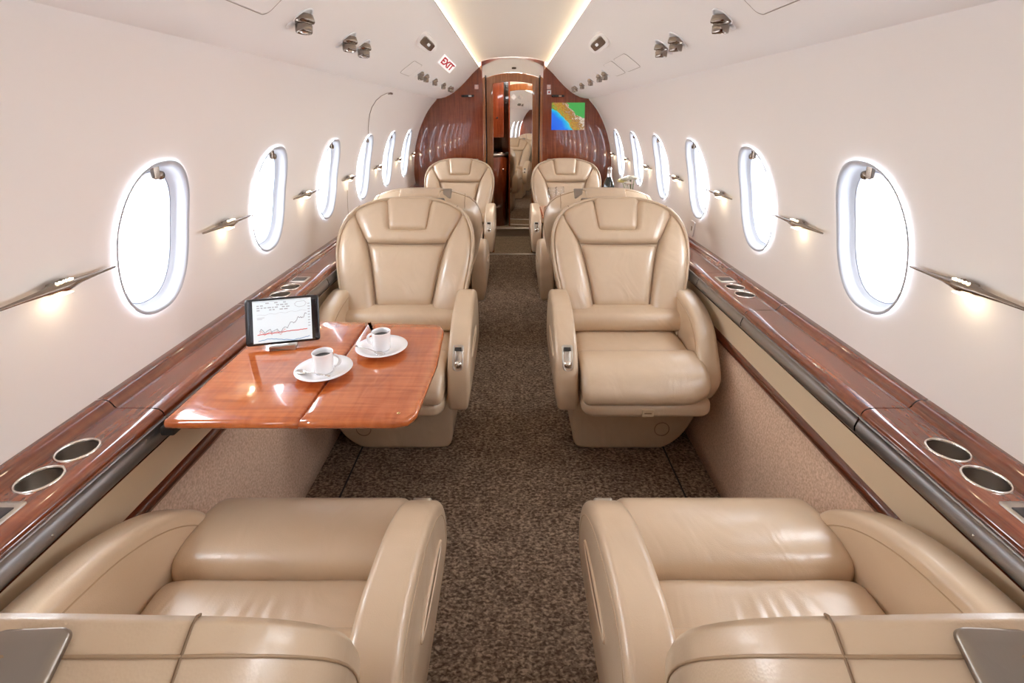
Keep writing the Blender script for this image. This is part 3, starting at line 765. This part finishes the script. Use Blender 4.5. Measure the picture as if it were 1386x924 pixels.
# ---- coffee cups
def coffee(cx_, cy_, ang, spoon, l1, l2, l3):
    zt = .7005
    s = MB().lathe([(0, .004), (.028, .004), (.030, .0), (.034, 0), (.037, .004), (.055, .0095), (.0715, .0155), (.0725, .0165), (.0715, .0175), (.054, .0125), (.036, .0075), (.030, .0065), (0, .0065)], Matrix(), 48).build('saucer', CERAM)
    s.location = (cx_, cy_, zt); tag(s, l1, 'saucer', 'coffee saucers')
    c_ = empty('coffee_cup', (cx_, cy_, zt+.0068)); tag(c_, l2, 'cup', 'coffee cups')
    MB().lathe([(0, .003), (.018, .003), (.0195, 0), (.0225, 0), (.0245, .004), (.0255, .02), (.0262, .050), (.0268, .0535), (.0258, .0545), (.0242, .0535), (.0236, .049), (.0228, .012), (.018, .007), (0, .006)], Matrix(), 40).build('cup_body', CERAM, c_)
    MB().lathe([(.0236, .0405), (.021, .0400), (0, .0400)], Matrix(), 32).build('coffee', COFFEE, c_)
    hp = []
    for i in range(13):
        a = math.radians(-78+156*i/12); r_ = .0235+.018*math.cos(a)
        hp.append((r_*math.cos(ang), r_*math.sin(ang), .0275+.0165*math.sin(a)))
    MB().tube(hp, .0034, 8).build('handle', CERAM, c_)
    # spoon
    (sx, sy, sa) = spoon
    sp_ = empty('teaspoon', (cx_+sx, cy_+sy, zt+.016), sa); tag(sp_, l3, 'spoon', 'teaspoons')
    vs, fs = [], []
    for i in range(7):
        r_ = i/6
        for k in range(20):
            a = 2*PI*k/20; vs.append((.0165*r_*math.cos(a), .0105*r_*math.sin(a), -.0045*(1-r_*r_)))
    for i in range(6):
        for k in range(20): fs.append((i*20+k, i*20+(k+1) % 20, (i+1)*20+(k+1) % 20, (i+1)*20+k))
    b = mk('bowl', vs, fs, STEEL, sp_); b.modifiers.new('t', 'SOLIDIFY').thickness = .0012
    MB().tube([(.015, 0, 0), (.022, 0, .002), (.04, 0, .004), (.07, 0, .0035), (.088, 0, .002)], [.0022, .0014, .0014, .0022, .0030], 8).build('spoon_handle', STEEL, sp_)
coffee(-.490, 1.185, math.radians(10), (-.050, -.022, math.radians(-18)), 'white saucer nearer to us on the table, below the tablet', 'white espresso cup of black coffee nearer the tablet, handle to the right', 'teaspoon with its bowl to the left on the nearer saucer')
coffee(-.372, 1.312, math.radians(170), (.006, -.046, math.radians(152)), 'white saucer farther from us on the table, beside the seat', 'white espresso cup of black coffee farther back, handle to the left', 'teaspoon with its handle to the left on the farther saucer')

# ---- tablet on its stand
tb = empty('tablet', (-.662, 1.335, .7015), math.radians(14)); tag(tb, 'black framed tablet showing a stock chart, propped on the table', 'tablet')
tilt = math.radians(-17)
R = Matrix.Rotation(tilt, 4, 'X')
tf = lambda a, b, w_: tuple(R @ Vector((a, -w_, b+.010)))
ringloft('tablet_body', rrect(-.1, .1, 0, .134, .009), rnd(.003, -.0075, 0, 2), tf, BLACK, tb)
scr = mk('tablet_screen', [tf(a, b, .0006) for a, b in ((-.079, .007), (.079, .007), (.079, .127), (-.079, .127))], [(0, 1, 2, 3)], mat('tablet_display', (.6, .68, .72), .1, emit=(.70, .80, .85), es=.20), tb, False, False)
def scrline(pts, wd, m, name):
    mb = MB()
    for (a, b), (c_, d) in zip(pts, pts[1:]):
        dx, dy = c_-a, d-b; l_ = math.hypot(dx, dy) or 1; nx, ny = -dy/l_*wd/2, dx/l_*wd/2
        mb.add([tf(a+nx, b+ny, .0009), tf(c_+nx, d+ny, .0009), tf(c_-nx, d-ny, .0009), tf(a-nx, b-ny, .0009)], [(0, 1, 2, 3)])
    return mb.build(name, m, scr, False, fixn=False)
M_INK = mat('chart_ink', (.10, .10, .14), .5); M_RED = mat('chart_red', (.65, .06, .05), .5); M_BLU = mat('chart_blue', (.05, .25, .55), .5); M_GRY = mat('chart_grey', (.38, .42, .46), .5)
random.seed(11)
def walk(n, a0, a1, f): return [(a0+(a1-a0)*i/n, f(i/n)) for i in range(n+1)]
price = walk(60, -.062, .066, lambda t: .040+.0045*math.sin(t*40)+(.040*max(0, (t-.5)/.5)**.8)+random.uniform(-.003, .003))
scrline(price, .0011, M_INK, 'price_line')
scrline([(a, b-.006+random.uniform(-.001, .001)) for a, b in price[:34]], .0009, M_RED, 'price_line')
scrline(walk(30, -.068, .066, lambda t: .031+.006*t+random.uniform(-.0006, .0006)), .0022, M_RED, 'average_line')
scrline(walk(40, -.066, .072, lambda t: .013+.004*math.sin(t*7)+random.uniform(-.001, .001)), .0016, M_BLU, 'volume_line')
scrline(walk(40, -.068, .066, lambda t: .086+.0015*math.sin(t*30)+.006*t), .0006, M_GRY, 'index_line')
mb = MB()
for r in range(4):
    a = -.068
    while a < .012:
        l_ = random.uniform(.004, .010); b = .118-.0065*r
        if random.random() < .72: mb.add([tf(a, b, .0009), tf(a+l_, b, .0009), tf(a+l_, b+.003, .0009), tf(a, b+.003, .0009)], [(0, 1, 2, 3)])
        a += l_+.003
for r in range(9): 
    b = .045+.008*r; mb.add([tf(.069, b, .0009), tf(.075, b, .0009), tf(.075, b+.0022, .0009), tf(.069, b+.0022, .0009)], [(0, 1, 2, 3)])
for a, b, l_ in ((-.068, .078, .02), (-.068, .074, .014), (-.08, .124, .150)): mb.add([tf(a, b, .0009), tf(a+l_, b, .0009), tf(a+l_, b+.0012, .0009), tf(a, b+.0012, .0009)], [(0, 1, 2, 3)])
mb.build('screen_lettering', M_GRY, scr, False, fixn=False)
scrline([(.036, .106), (.046, .102), (.060, .104), (.066, .112), (.060, .119), (.040, .118), (.034, .112), (.036, .106)], .001, M_GRY, 'chart_key')
st = empty('tablet_stand', (-.662, 1.335, .7005), math.radians(14)); tag(st, 'brushed steel stand holding the tablet upright on the table', 'stand')
MB().box(-.035, .035, -.020, -.010, 0, .014).box(-.035, .035, -.020, .080, 0, .003).build('foot', NICK, st, bevel=.002)
MB().tube([(0, .075, .002), (0, .050, .06)], .004, 8).build('prop', NICK, st)

# ---- bottle, glasses, flowers on the right
b = empty('champagne_bottle', (.722, 3.74, .681)); tag(b, 'dark champagne bottle with silver neck standing on the far right table', 'bottle')
MB().lathe([(0, .004), (.038, 0), (.043, .006), (.043, .15), (.040, .175), (.028, .21), (.018, .232)], Matrix(), 28).build('bottle_glass', mat('dark_bottle_glass', (.006, .012, .008), .06, 0, 1), b)
MB().lathe([(.0185, .228), (.0165, .25), (.0155, .282), (.0165, .284), (.0168, .298), (.013, .303), (0, .304)], Matrix(), 24).build('foil_neck', mat('silver_foil', (.62, .60, .60), .25, .9), b)
MB().lathe([(.0435, .06), (.0437, .061), (.0437, .125), (.0435, .126)], Matrix(), 28).build('paper_label', mat('bottle_label', (.72, .62, .36), .5), b)
for (gx, gy, lb_) in ((.285, 3.60, 'clear wine glass nearer the aisle on the far right table'), (.345, 3.64, 'clear wine glass nearer the window on the far right table')):
    g_ = MB().lathe([(0, .002), (.031, .0005), (.033, .001), (.031, .003), (.006, .006), (.0035, .012), (.0032, .075), (.010, .086), (.026, .105), (.032, .128), (.031, .155), (.027, .172), (.0263, .172), (.030, .155), (.031, .128), (.025, .107), (.009, .089), (0, .086)], Matrix(), 28).build('wine_glass', GLAS)
    g_.location = (gx, gy, .681); tag(g_, lb_, 'glass', 'wine glasses')
fv = empty('flower_arrangement', (.872, 3.66, .7005)); tag(fv, 'white and pale yellow flowers in a low vase on the right ledge', 'flowers')
MB().lathe([(0, .003), (.022, 0), (.026, .01), (.030, .05), (.026, .085), (.030, .10), (.028, .10), (.024, .085), (.027, .05), (.02, .01), (0, .008)], Matrix(), 24).build('vase', CERAM, fv)
random.seed(5)
PET = [mat('white_petals', (.92, .91, .86), .6), mat('yellow_petals', (.80, .72, .38), .6)]
fo = MB()
for k in range(11):
    a = 2.4*k; r_ = .018+.047*((k*37) % 10)/10; px_, py_, pz_ = -.02+r_*math.cos(a)*.9, r_*math.sin(a)*1.35, .145+.075*(1-r_/.08)+.01*(k % 3)
    mb = MB()
    for ring, (np_, rr, tl) in enumerate(((7, .042, .35), (6, .031, .8), (5, .020, 1.2))):
        for i in range(np_):
            th = 2*PI*i/np_+ring*.4; ct, sn = math.cos(th), math.sin(th); pts = []
            for (l_, wd, hh) in ((0, .1, 0), (.5, .42, .3), (.85, .38, .62), (1, .12, .75)):
                for s_ in (-1, 0, 1):
                    rl, lat = rr*l_*math.cos(tl*.6), rr*wd*s_; zz = rr*hh*math.sin(tl)+.002*ring-abs(s_)*-.002
                    pts.append((px_+rl*ct-lat*sn, py_+rl*sn+lat*ct, pz_+zz))
            mb.add(pts, [(q*3+e, q*3+e+1, q*3+e+4, q*3+e+3) for q in range(3) for e in (0, 1)])
    mb.build('flower', PET[1 if k in (1, 4, 8) else 0], fv, True, fixn=False)
    fo.tube([(0, 0, .05), (px_*.5, py_*.5, .10), (px_, py_, pz_)], .0016, 5)
fo.build('stems', mat('green_stems', (.12, .25, .06), .6), fv)

# ================================================================== WALL READING LAMPS
ordn = ['first', 'second', 'third', 'fourth', 'fifth', 'sixth', 'seventh']
def make_sconce():
    r = empty('wall_lamp')
    # spindle along local y, standing off the wall along +x
    vs, fs = [], []; T = [(-1, .0022, .0025), (-.97, .0040, .0036), (-.6, .0062, .0060), (-.3, .0095, .0095), (-.14, .0150, .0150), (0, .0185, .0200), (.14, .0150, .0150), (.3, .0095, .0095), (.6, .0062, .0060), (.97, .0040, .0036), (1, .0022, .0025)]
    for (t, hx, hz) in T:
        y = t*.143
        for (a, b) in ((0, 1), (.8, .55), (1, -.05), (.75, -.55), (0, -1), (-.7, -.5), (-.8, 0), (-.7, .6)): vs.append((.016+a*hx, y, b*hz*.8))
    n = 8
    for i in range(len(T)-1):
        for k in range(n): fs.append((i*n+k, i*n+(k+1) % n, (i+1)*n+(k+1) % n, (i+1)*n+k))
    fs += [tuple(range(n)), tuple((len(T)-1)*n+k for k in range(n))]
    sp_ = mk('lamp_body', vs, fs, BRONZE, r); 
    MB().box(.0, .012, -.020, .020, -.012, .010).build('wall_mount', BRONZE, r, bevel=.003)
    for k in range(5):
        y = -.016+k*.008
        MB().box(.020, .028, y-.0011, y+.0011, .0100, .0136).build('light_slot', LAMPGLOW, r, smooth=False)
    MB().box(.008, .022, -.018, .018, -.0175, -.0155).build('lamp_lens', LAMPGLOW, r, smooth=False)
    ld = bpy.data.lights.new('wall_lamp_light', 'POINT'); ld.energy = .03; ld.color = (1, .80, .52); ld.shadow_soft_size = .008
    lo = bpy.data.objects.new('wall_lamp_light', ld); COL.objects.link(lo); lo.parent = r; lo.location = (.022, 0, -.030)
    return r
sc0 = make_sconce(); first = True
LY = [WY0+WP*(k-.5) for k in range(0, 6)]
LY = [.972, 1.592, 2.225, 2.84, 3.475, 4.105, 4.70]
for sg in (-1, 1):
    for i, y in enumerate(LY):
        o = sc0 if first else copy_tree(sc0); first = False
        o.location = (sg*(WX(1.012)-.007), y, 1.012); o.rotation_euler = (0, 0, 0 if sg < 0 else PI)
        tag(o, 'slim spindle wall lamp on the %s wall, %s from the front' % ('left' if sg < 0 else 'right', ordn[i]), 'wall lamp', 'spindle wall lamps')

# ================================================================== CEILING FITTINGS
def cn(sg, x, z):
    """frame on the sloping ceiling panel at |x|: returns matrix with Z = into cabin, Y = along cabin"""
    x = abs(x); best = None
    for (x0, z0), (x1, z1) in zip(CPROF, CPROF[1:]):
        if x1 <= x <= x0: t = (x0-x)/(x0-x1); best = (z0+(z1-z0)*t, (x0-x1), (z1-z0))
    zz, dx, dz = best; l_ = math.hypot(dx, dz)
    nrm = Vector((-sg*dz/l_, 0, -dx/l_)); Y = Vector((0, 1, 0)); Xv = Y.cross(nrm)
    return Matrix(((Xv.x, Y.x, nrm.x, sg*x), (Xv.y, Y.y, nrm.y, 0), (Xv.z, Y.z, nrm.z, zz), (0, 0, 0, 1)))
def make_vent(rad):
    r = empty('air_nozzle')
    MB().lathe([(rad*1.25, 0), (rad*1.28, .002), (rad*1.15, .004), (rad*1.02, .001)], Matrix(), 28).build('bezel', WHITE, r)
    prof = [(rad*.95, -.004), (rad*1.06, .004), (rad*1.12, .010), (rad*1.06, .0145), (rad*.80, .016), (rad*.80, .019), (rad*.88, .021), (rad*.86, .036), (rad*.80, .040), (rad*.62, .040), (rad*.58, .036), (0, .036)]
    T = Matrix.Translation((0, 0, .002)) @ Matrix.Rotation(math.radians(38), 4, 'Y') @ Matrix.Rotation(math.radians(6), 4, 'X')
    b = MB().lathe(prof, T, 32).build('nozzle', BRN, r)
    MB().lathe([(rad*.62, 0), (rad*.60, .0025), (0, .003)], Matrix.Translation((rad*1.5, -.010, 0)), 20).build('light_lens', WHITE, r)
    MB().lathe([(rad*.52, .0362), (rad*.42, .0395), (rad*.2, .041), (0, .041)], T, 20).build('nozzle_tip', CHROME, r)
    return r
BRN = mat('warm_nickel', (.27, .23, .20), .2, 1.0)
vb, vsml = make_vent(.0235), make_vent(.019)
vents = [('big', 1.335, 'single chrome air nozzle nearest to us'), ('pair', 1.69, 'chrome air nozzle, nearer one of the pair'), ('pair', 1.85, 'chrome air nozzle, farther one of the pair'),
         ('s', 2.96, 'small chrome air nozzle nearest the ceiling hatch'), ('s', 3.14, 'small chrome air nozzle, second past the ceiling hatch'), ('s', 3.49, 'small chrome air nozzle in the middle of the far row'),
         ('s', 3.91, 'small chrome air nozzle, last but two before the bulkhead'), ('s', 4.30, 'small chrome air nozzle, last but one before the bulkhead'), ('s', 4.42, 'small chrome air nozzle closest to the bulkhead')]
ub, us = False, False
for sg in (-1, 1):
    for kind, y, lab in vents:
        if kind == 's': o = copy_tree(vsml) if us else vsml; us = True
        else: o = copy_tree(vb) if ub else vb; ub = True
        Mx = cn(sg, .522, 0); Mx.translation.y = y
        if sg > 0: Mx = Mx @ Matrix.Rotation(PI, 4, 'Z')
        o.matrix_basis = Mx
        tag(o, lab+' on the %s ceiling panel' % ('left' if sg < 0 else 'right'), 'air nozzle', 'ceiling air nozzles')
def on_ceil(name, sg, x, y, poly, lv, m, parent=None, capa=True, tip=0):
    Mx = cn(sg, x, 0); Mx.translation.y = y
    if tip: Mx = Mx @ Matrix.Translation((0, -.06, 0)) @ Matrix.Rotation(tip, 4, 'X') @ Matrix.Translation((0, .06, 0))
    return ringloft(name, poly, lv, lambda a, b, w_: tuple(Mx @ Vector((a, b, w_))), m, parent, capa)
for sg, sd in ((-1, 'left'), (1, 'right')):
    # recessed switch / call light
    TP = math.radians(26)
    r = on_ceil('ceiling_light_fitting', sg, .414, 2.42, smooth_loop([(.034, 0), (.030, .06), (0, .090), (-.030, .06), (-.034, 0), (-.026, -.05), (0, -.066), (.026, -.05)], 4), [(-.01, -.09), (0, 0), (.002, .003), (.006, .0035)], CEIL, tip=TP)
    tag(r, 'dark oval light fitting in a white bezel on the %s ceiling panel' % sd, 'light fitting', 'oval ceiling fittings')
    on_ceil('dark_lens', sg, .414, 2.42, smooth_loop([(a_, b_+.01) for a_, b_ in [(.020, -.045), (.021, 0), (.018, .045), (0, .050), (-.018, .045), (-.021, 0), (-.020, -.045), (0, -.050)]], 3), [(0, .003), (.001, .006), (.003, .0065)], BRONZE, r, tip=TP)
    on_ceil('lamp_dot', sg, .414, 2.42, rrect(-.007, .007, .006, .028, .004), [(0, .006), (.001, .0075)], WHITE, r, tip=TP)
    on_ceil('indicator', sg, .414, 2.42, rrect(-.014, .014, .098, .110, .002), [(0, -.012), (.001, .006)], BRONZE, r)
    # speaker / oxygen hatches
    def hatch(y0, y1, x, w2, lab):
        o = on_ceil('ceiling_hatch', sg, x, (y0+y1)/2, rrect(-w2, w2, -(y1-y0)/2, (y1-y0)/2, .02), [(-.0015, 0), (0, .0015), (.0015, .0025), (.003, .0025)], CEIL)
        tag(o, lab, 'hatch', 'ceiling hatches')
        Mx = cn(sg, x, 0); Mx.translation.y = (y0+y1)/2
        MB().tube([tuple(Mx @ Vector((a, b, .0012))) for a, b in rrect(-w2-.002, w2+.002, -(y1-y0)/2-.002, (y1-y0)/2+.002, .021)], .0010, 4, True).build('hatch_seam', GREY_S, o)
    GREY_S = mat('hatch_gap_grey', (.42, .36, .32), .8) if sg < 0 else GREY_S
    hatch(2.60, 2.83, .525, .045, 'cream ceiling hatch beside the small air nozzles on the %s panel' % sd)
    if sg > 0: hatch(2.30, 2.55, .525, .045, 'second cream ceiling hatch on the right, nearer to us than the nozzle row')
    hatch(.80, 1.19, .50, .065, 'large cream ceiling hatch at the top edge of the photo on the %s' % sd)
# EXIT sign
Mx = cn(-1, .425, 0); Mx.translation.y = 3.11
Mx = Mx @ Matrix.Rotation(math.radians(32), 4, 'X') @ Matrix.Translation((0, .07, 0))
ex = empty('exit_sign'); tag(ex, 'small white EXIT sign with red letters on the left ceiling panel', 'sign')
ringloft('sign_plate', rrect(-.032, .032, -.070, .070, .006), [(0, -.02), (0, .004), (.002, .0055)], lambda a, b, w_: tuple(Mx @ Vector((a, b, w_))), mat('exit_white', (.9, .88, .88), .4, emit=(1, .95, .95), es=.15), ex)
def text(name, body, size, M4, m, parent):
    cu = bpy.data.curves.new(name, 'FONT'); cu.body = body; cu.size = size; cu.extrude = .0006; cu.align_x = 'CENTER'; cu.align_y = 'CENTER'; cu.offset = size*.035
    to = bpy.data.objects.new('tmp', cu); COL.objects.link(to); dg = bpy.context.evaluated_depsgraph_get(); dg.update()
    me = bpy.data.meshes.new_from_object(to.evaluated_get(dg)); bpy.data.objects.remove(to)
    me.transform(M4); return link(name, me, m, parent)
Tm = Mx @ Matrix.Translation((0, 0, .0065)) @ Matrix(((0, 1, 0, 0), (1, 0, 0, 0), (0, 0, -1, 0), (0, 0, 0, 1)))
# letters run along +Y, tops towards the aisle, readable from inside the cabin
Xv = Vector((Mx[0][0], Mx[1][0], Mx[2][0])); Zv = Vector((Mx[0][2], Mx[1][2], Mx[2][2]))
r_ = Vector((Mx[0][1], Mx[1][1], Mx[2][1])); nn = Zv; upv = nn.cross(r_)
Tm = Matrix(((r_.x, upv.x, nn.x, Mx[0][3]+nn.x*.006), (r_.y, upv.y, nn.y, Mx[1][3]+nn.y*.006), (r_.z, upv.z, nn.z, Mx[2][3]+nn.z*.006), (0, 0, 0, 1)))
text('exit_letters', 'EXIT', .058, Tm, mat('exit_red', (.55, .01, .03), .5), ex)

# emergency exit outline and latch on the left wall
pts = [(-.884, 3.094, 1.25), (-.868, 3.045, 1.285), (-.852, 3.005, 1.32), (-.830, 2.955, 1.363), (-.805, 2.925, 1.403), (-.780, 2.925, 1.44), (-.760, 2.96, 1.466), (-.745, 3.02, 1.482), (-.738, 3.08, 1.490)]
pts = [(-(WX(z)-.0066), y, z) for (x, y, z) in pts]
o = MB().tube(pts, .0022, 6).build('trim_exit_hatch', GREY_S); tag(o, kind='structure')
o = MB().tube([(-(WX(z)-.0066), 2.53+.315, z) for z in [.74+.05*i for i in range(5)]], .0014, 5).build('trim_exit_hatch_seam', GREY_S); tag(o, kind='structure')
o = MB().box(-.748, -.722, 3.085, 3.125, 1.480, 1.492).build('exit_latch', BRONZE, bevel=.003); tag(o, 'tiny dark release latch above the left windows', 'latch')
# small outlet on right wall
o = ringloft('wall_socket', rrect(-.028, .028, -.040, .040, .008), [(0, 0), (0, .003), (.002, .004)], lambda a, b, w_: (WX(.775+b)-.006-w_, 2.585+a, .775+b), WHITE)
tag(o, 'small white socket low on the right wall beneath a window', 'socket')
s1 = MB().box(WX(.775)-.0115, WX(.775)-.0100, 2.579, 2.591, .763, .787).build('socket_insert', GREY_S, o, smooth=False)

# ================================================================== THINGS ON THE BULKHEAD
ms = empty('map_screen', (.523, YB-.002, 1.354)); tag(ms, 'colour map screen of coast and blue sea set in the right bulkhead', 'screen')
def mapmat():
    m = bpy.data.materials.new('moving_map_display'); m.use_nodes = True; p = P(m)
    tc = N(m, 'ShaderNodeTexCoord'); sx = N(m, 'ShaderNodeSeparateXYZ'); L(m, tc, 'Generated', sx, 0)
    nz = N(m, 'ShaderNodeTexNoise', Scale=5.0, Detail=8.0); L(m, tc, 'Generated', nz, 'Vector')
    # distance from the coast line: from top left (0,.88) down to bottom right (.62,0), bulging
    a = N(m, 'ShaderNodeMath', operation='MULTIPLY'); L(m, sx, 'Z', a, 0); a.inputs[1].default_value = .62
    b_ = N(m, 'ShaderNodeMath', operation='ADD'); L(m, sx, 'X', b_, 0); L(m, a, 0, b_, 1)
    zz = N(m, 'ShaderNodeMath', operation='POWER'); L(m, sx, 'Z', zz, 0); zz.inputs[1].default_value = 7.0
    b2 = N(m, 'ShaderNodeMath', operation='ADD'); L(m, b_, 0, b2, 0); L(m, zz, 0, b2, 1)
    n2 = N(m, 'ShaderNodeMath', operation='MULTIPLY_ADD'); L(m, nz, 0, n2, 0); n2.inputs[1].default_value = .22; L(m, b2, 0, n2, 2)
    sea = ramp(m, [(.0, (.0, .08, .75)), (.55, (.0, .18, .95)), (.68, (.0, .45, .9)), (.755, (.05, .65, .65))]); L(m, n2, 0, sea, 0)
    n3 = N(m, 'ShaderNodeTexNoise', Scale=13.0, Detail=9.0, Roughness=.7); L(m, tc, 'Generated', n3, 'Vector')
    tr = N(m, 'ShaderNodeMath', operation='MULTIPLY_ADD'); L(m, b_, 0, tr, 0); tr.inputs[1].default_value = .5; L(m, n3, 0, tr, 2)
    land = ramp(m, [(.70, (.10, .34, .05)), (.80, (.60, .30, .02)), (.92, (.30, .13, .02)), (1.0, (.75, .62, .50))])
    tr2 = N(m, 'ShaderNodeMath', operation='MULTIPLY'); L(m, tr, 0, tr2, 0); tr2.inputs[1].default_value = .93; L(m, tr2, 0, land, 0)
    gm = N(m, 'ShaderNodeMath', operation='MULTIPLY'); L(m, sx, 'X', gm, 0); L(m, sx, 'Z', gm, 1)
    gn = N(m, 'ShaderNodeMath', operation='MULTIPLY_ADD'); L(m, nz, 0, gn, 0); gn.inputs[1].default_value = .35; L(m, gm, 0, gn, 2)
    gr = N(m, 'ShaderNodeMath', operation='GREATER_THAN'); L(m, gn, 0, gr, 0); gr.inputs[1].default_value = .62
    mg = N(m, 'ShaderNodeMix', data_type='RGBA'); L(m, gr, 0, mg, 'Factor'); L(m, land, 0, mg, 6); mg.inputs[7].default_value = (.06, .42, .08, 1)
    th_ = N(m, 'ShaderNodeMath', operation='GREATER_THAN'); L(m, n2, 0, th_, 0); th_.inputs[1].default_value = .765
    mx = N(m, 'ShaderNodeMix', data_type='RGBA'); L(m, th_, 0, mx, 'Factor'); L(m, sea, 0, mx, 6); L(m, mg, 2, mx, 7)
    p.inputs['Base Color'].default_value = (.02, .02, .02, 1); p.inputs['Roughness'].default_value = .2
    L(m, mx, 2, p, 'Emission Color'); p.inputs['Emission Strength'].default_value = MAP_E
    return m
MAP_E = .34
MB().box(-.156, .156, -.004, .004, -.126, .126).build('screen_glass', mapmat(), ms, smooth=False)
for sg, sd in ((-1, 'left'), (1, 'right')):
    r = empty('door_latch_slot', (sg*.423, YB, 1.540)); tag(r, 'black slot latch with a pale tab on the %s bulkhead' % sd, 'latch', 'bulkhead slot latches')
    ringloft('slot', rrect(-.060, .060, -.010, .010, .009), [(0, .0), (0, .004), (.002, .006)], lambda a, b, w_: (a, -w_, b), BLACK, r)
    MB().box(.008, .036, -.010, -.005, -.007, .007).build('tab', WHITE if sg < 0 else LEA_S, r, bevel=.002)
    k = empty('coat_hook', (sg*.338, YB, 1.622)); tag(k, 'small pink tinted coat hook beside the door on the %s bulkhead' % sd, 'hook', 'coat hooks')
    PK = mat('pink_plastic', (.75, .52, .46), .4)
    ringloft('plate', rrect(-.018, .018, -.020, .020, .004), [(0, 0), (0, .004), (.002, .006)], lambda a, b, w_: (a, -w_, b), PK, k)
    MB().tube([(0, -.005, .006), (0, -.022, .004), (.001, -.026, .012)], .004, 8).build('hook', WHITE, k)
r = empty('safety_placard', (.340, YB, 1.574)); tag(r, 'small square white placard with a dark red symbol on the right bulkhead', 'placard')
ringloft('placard_plate', rrect(-.019, .019, -.020, .020, .003), [(0, 0), (0, .003), (.001, .004)], lambda a, b, w_: (a, -w_, b), WHITE, r)
MB().lathe([(.0085, 0), (.0085, .0008), (0, .0008)], Matrix.Translation((0, -.0042, 0)) @ Matrix.Rotation(PI/2, 4, 'X'), 16).build('placard_symbol', mat('placard_red', (.45, .03, .05), .5), r)
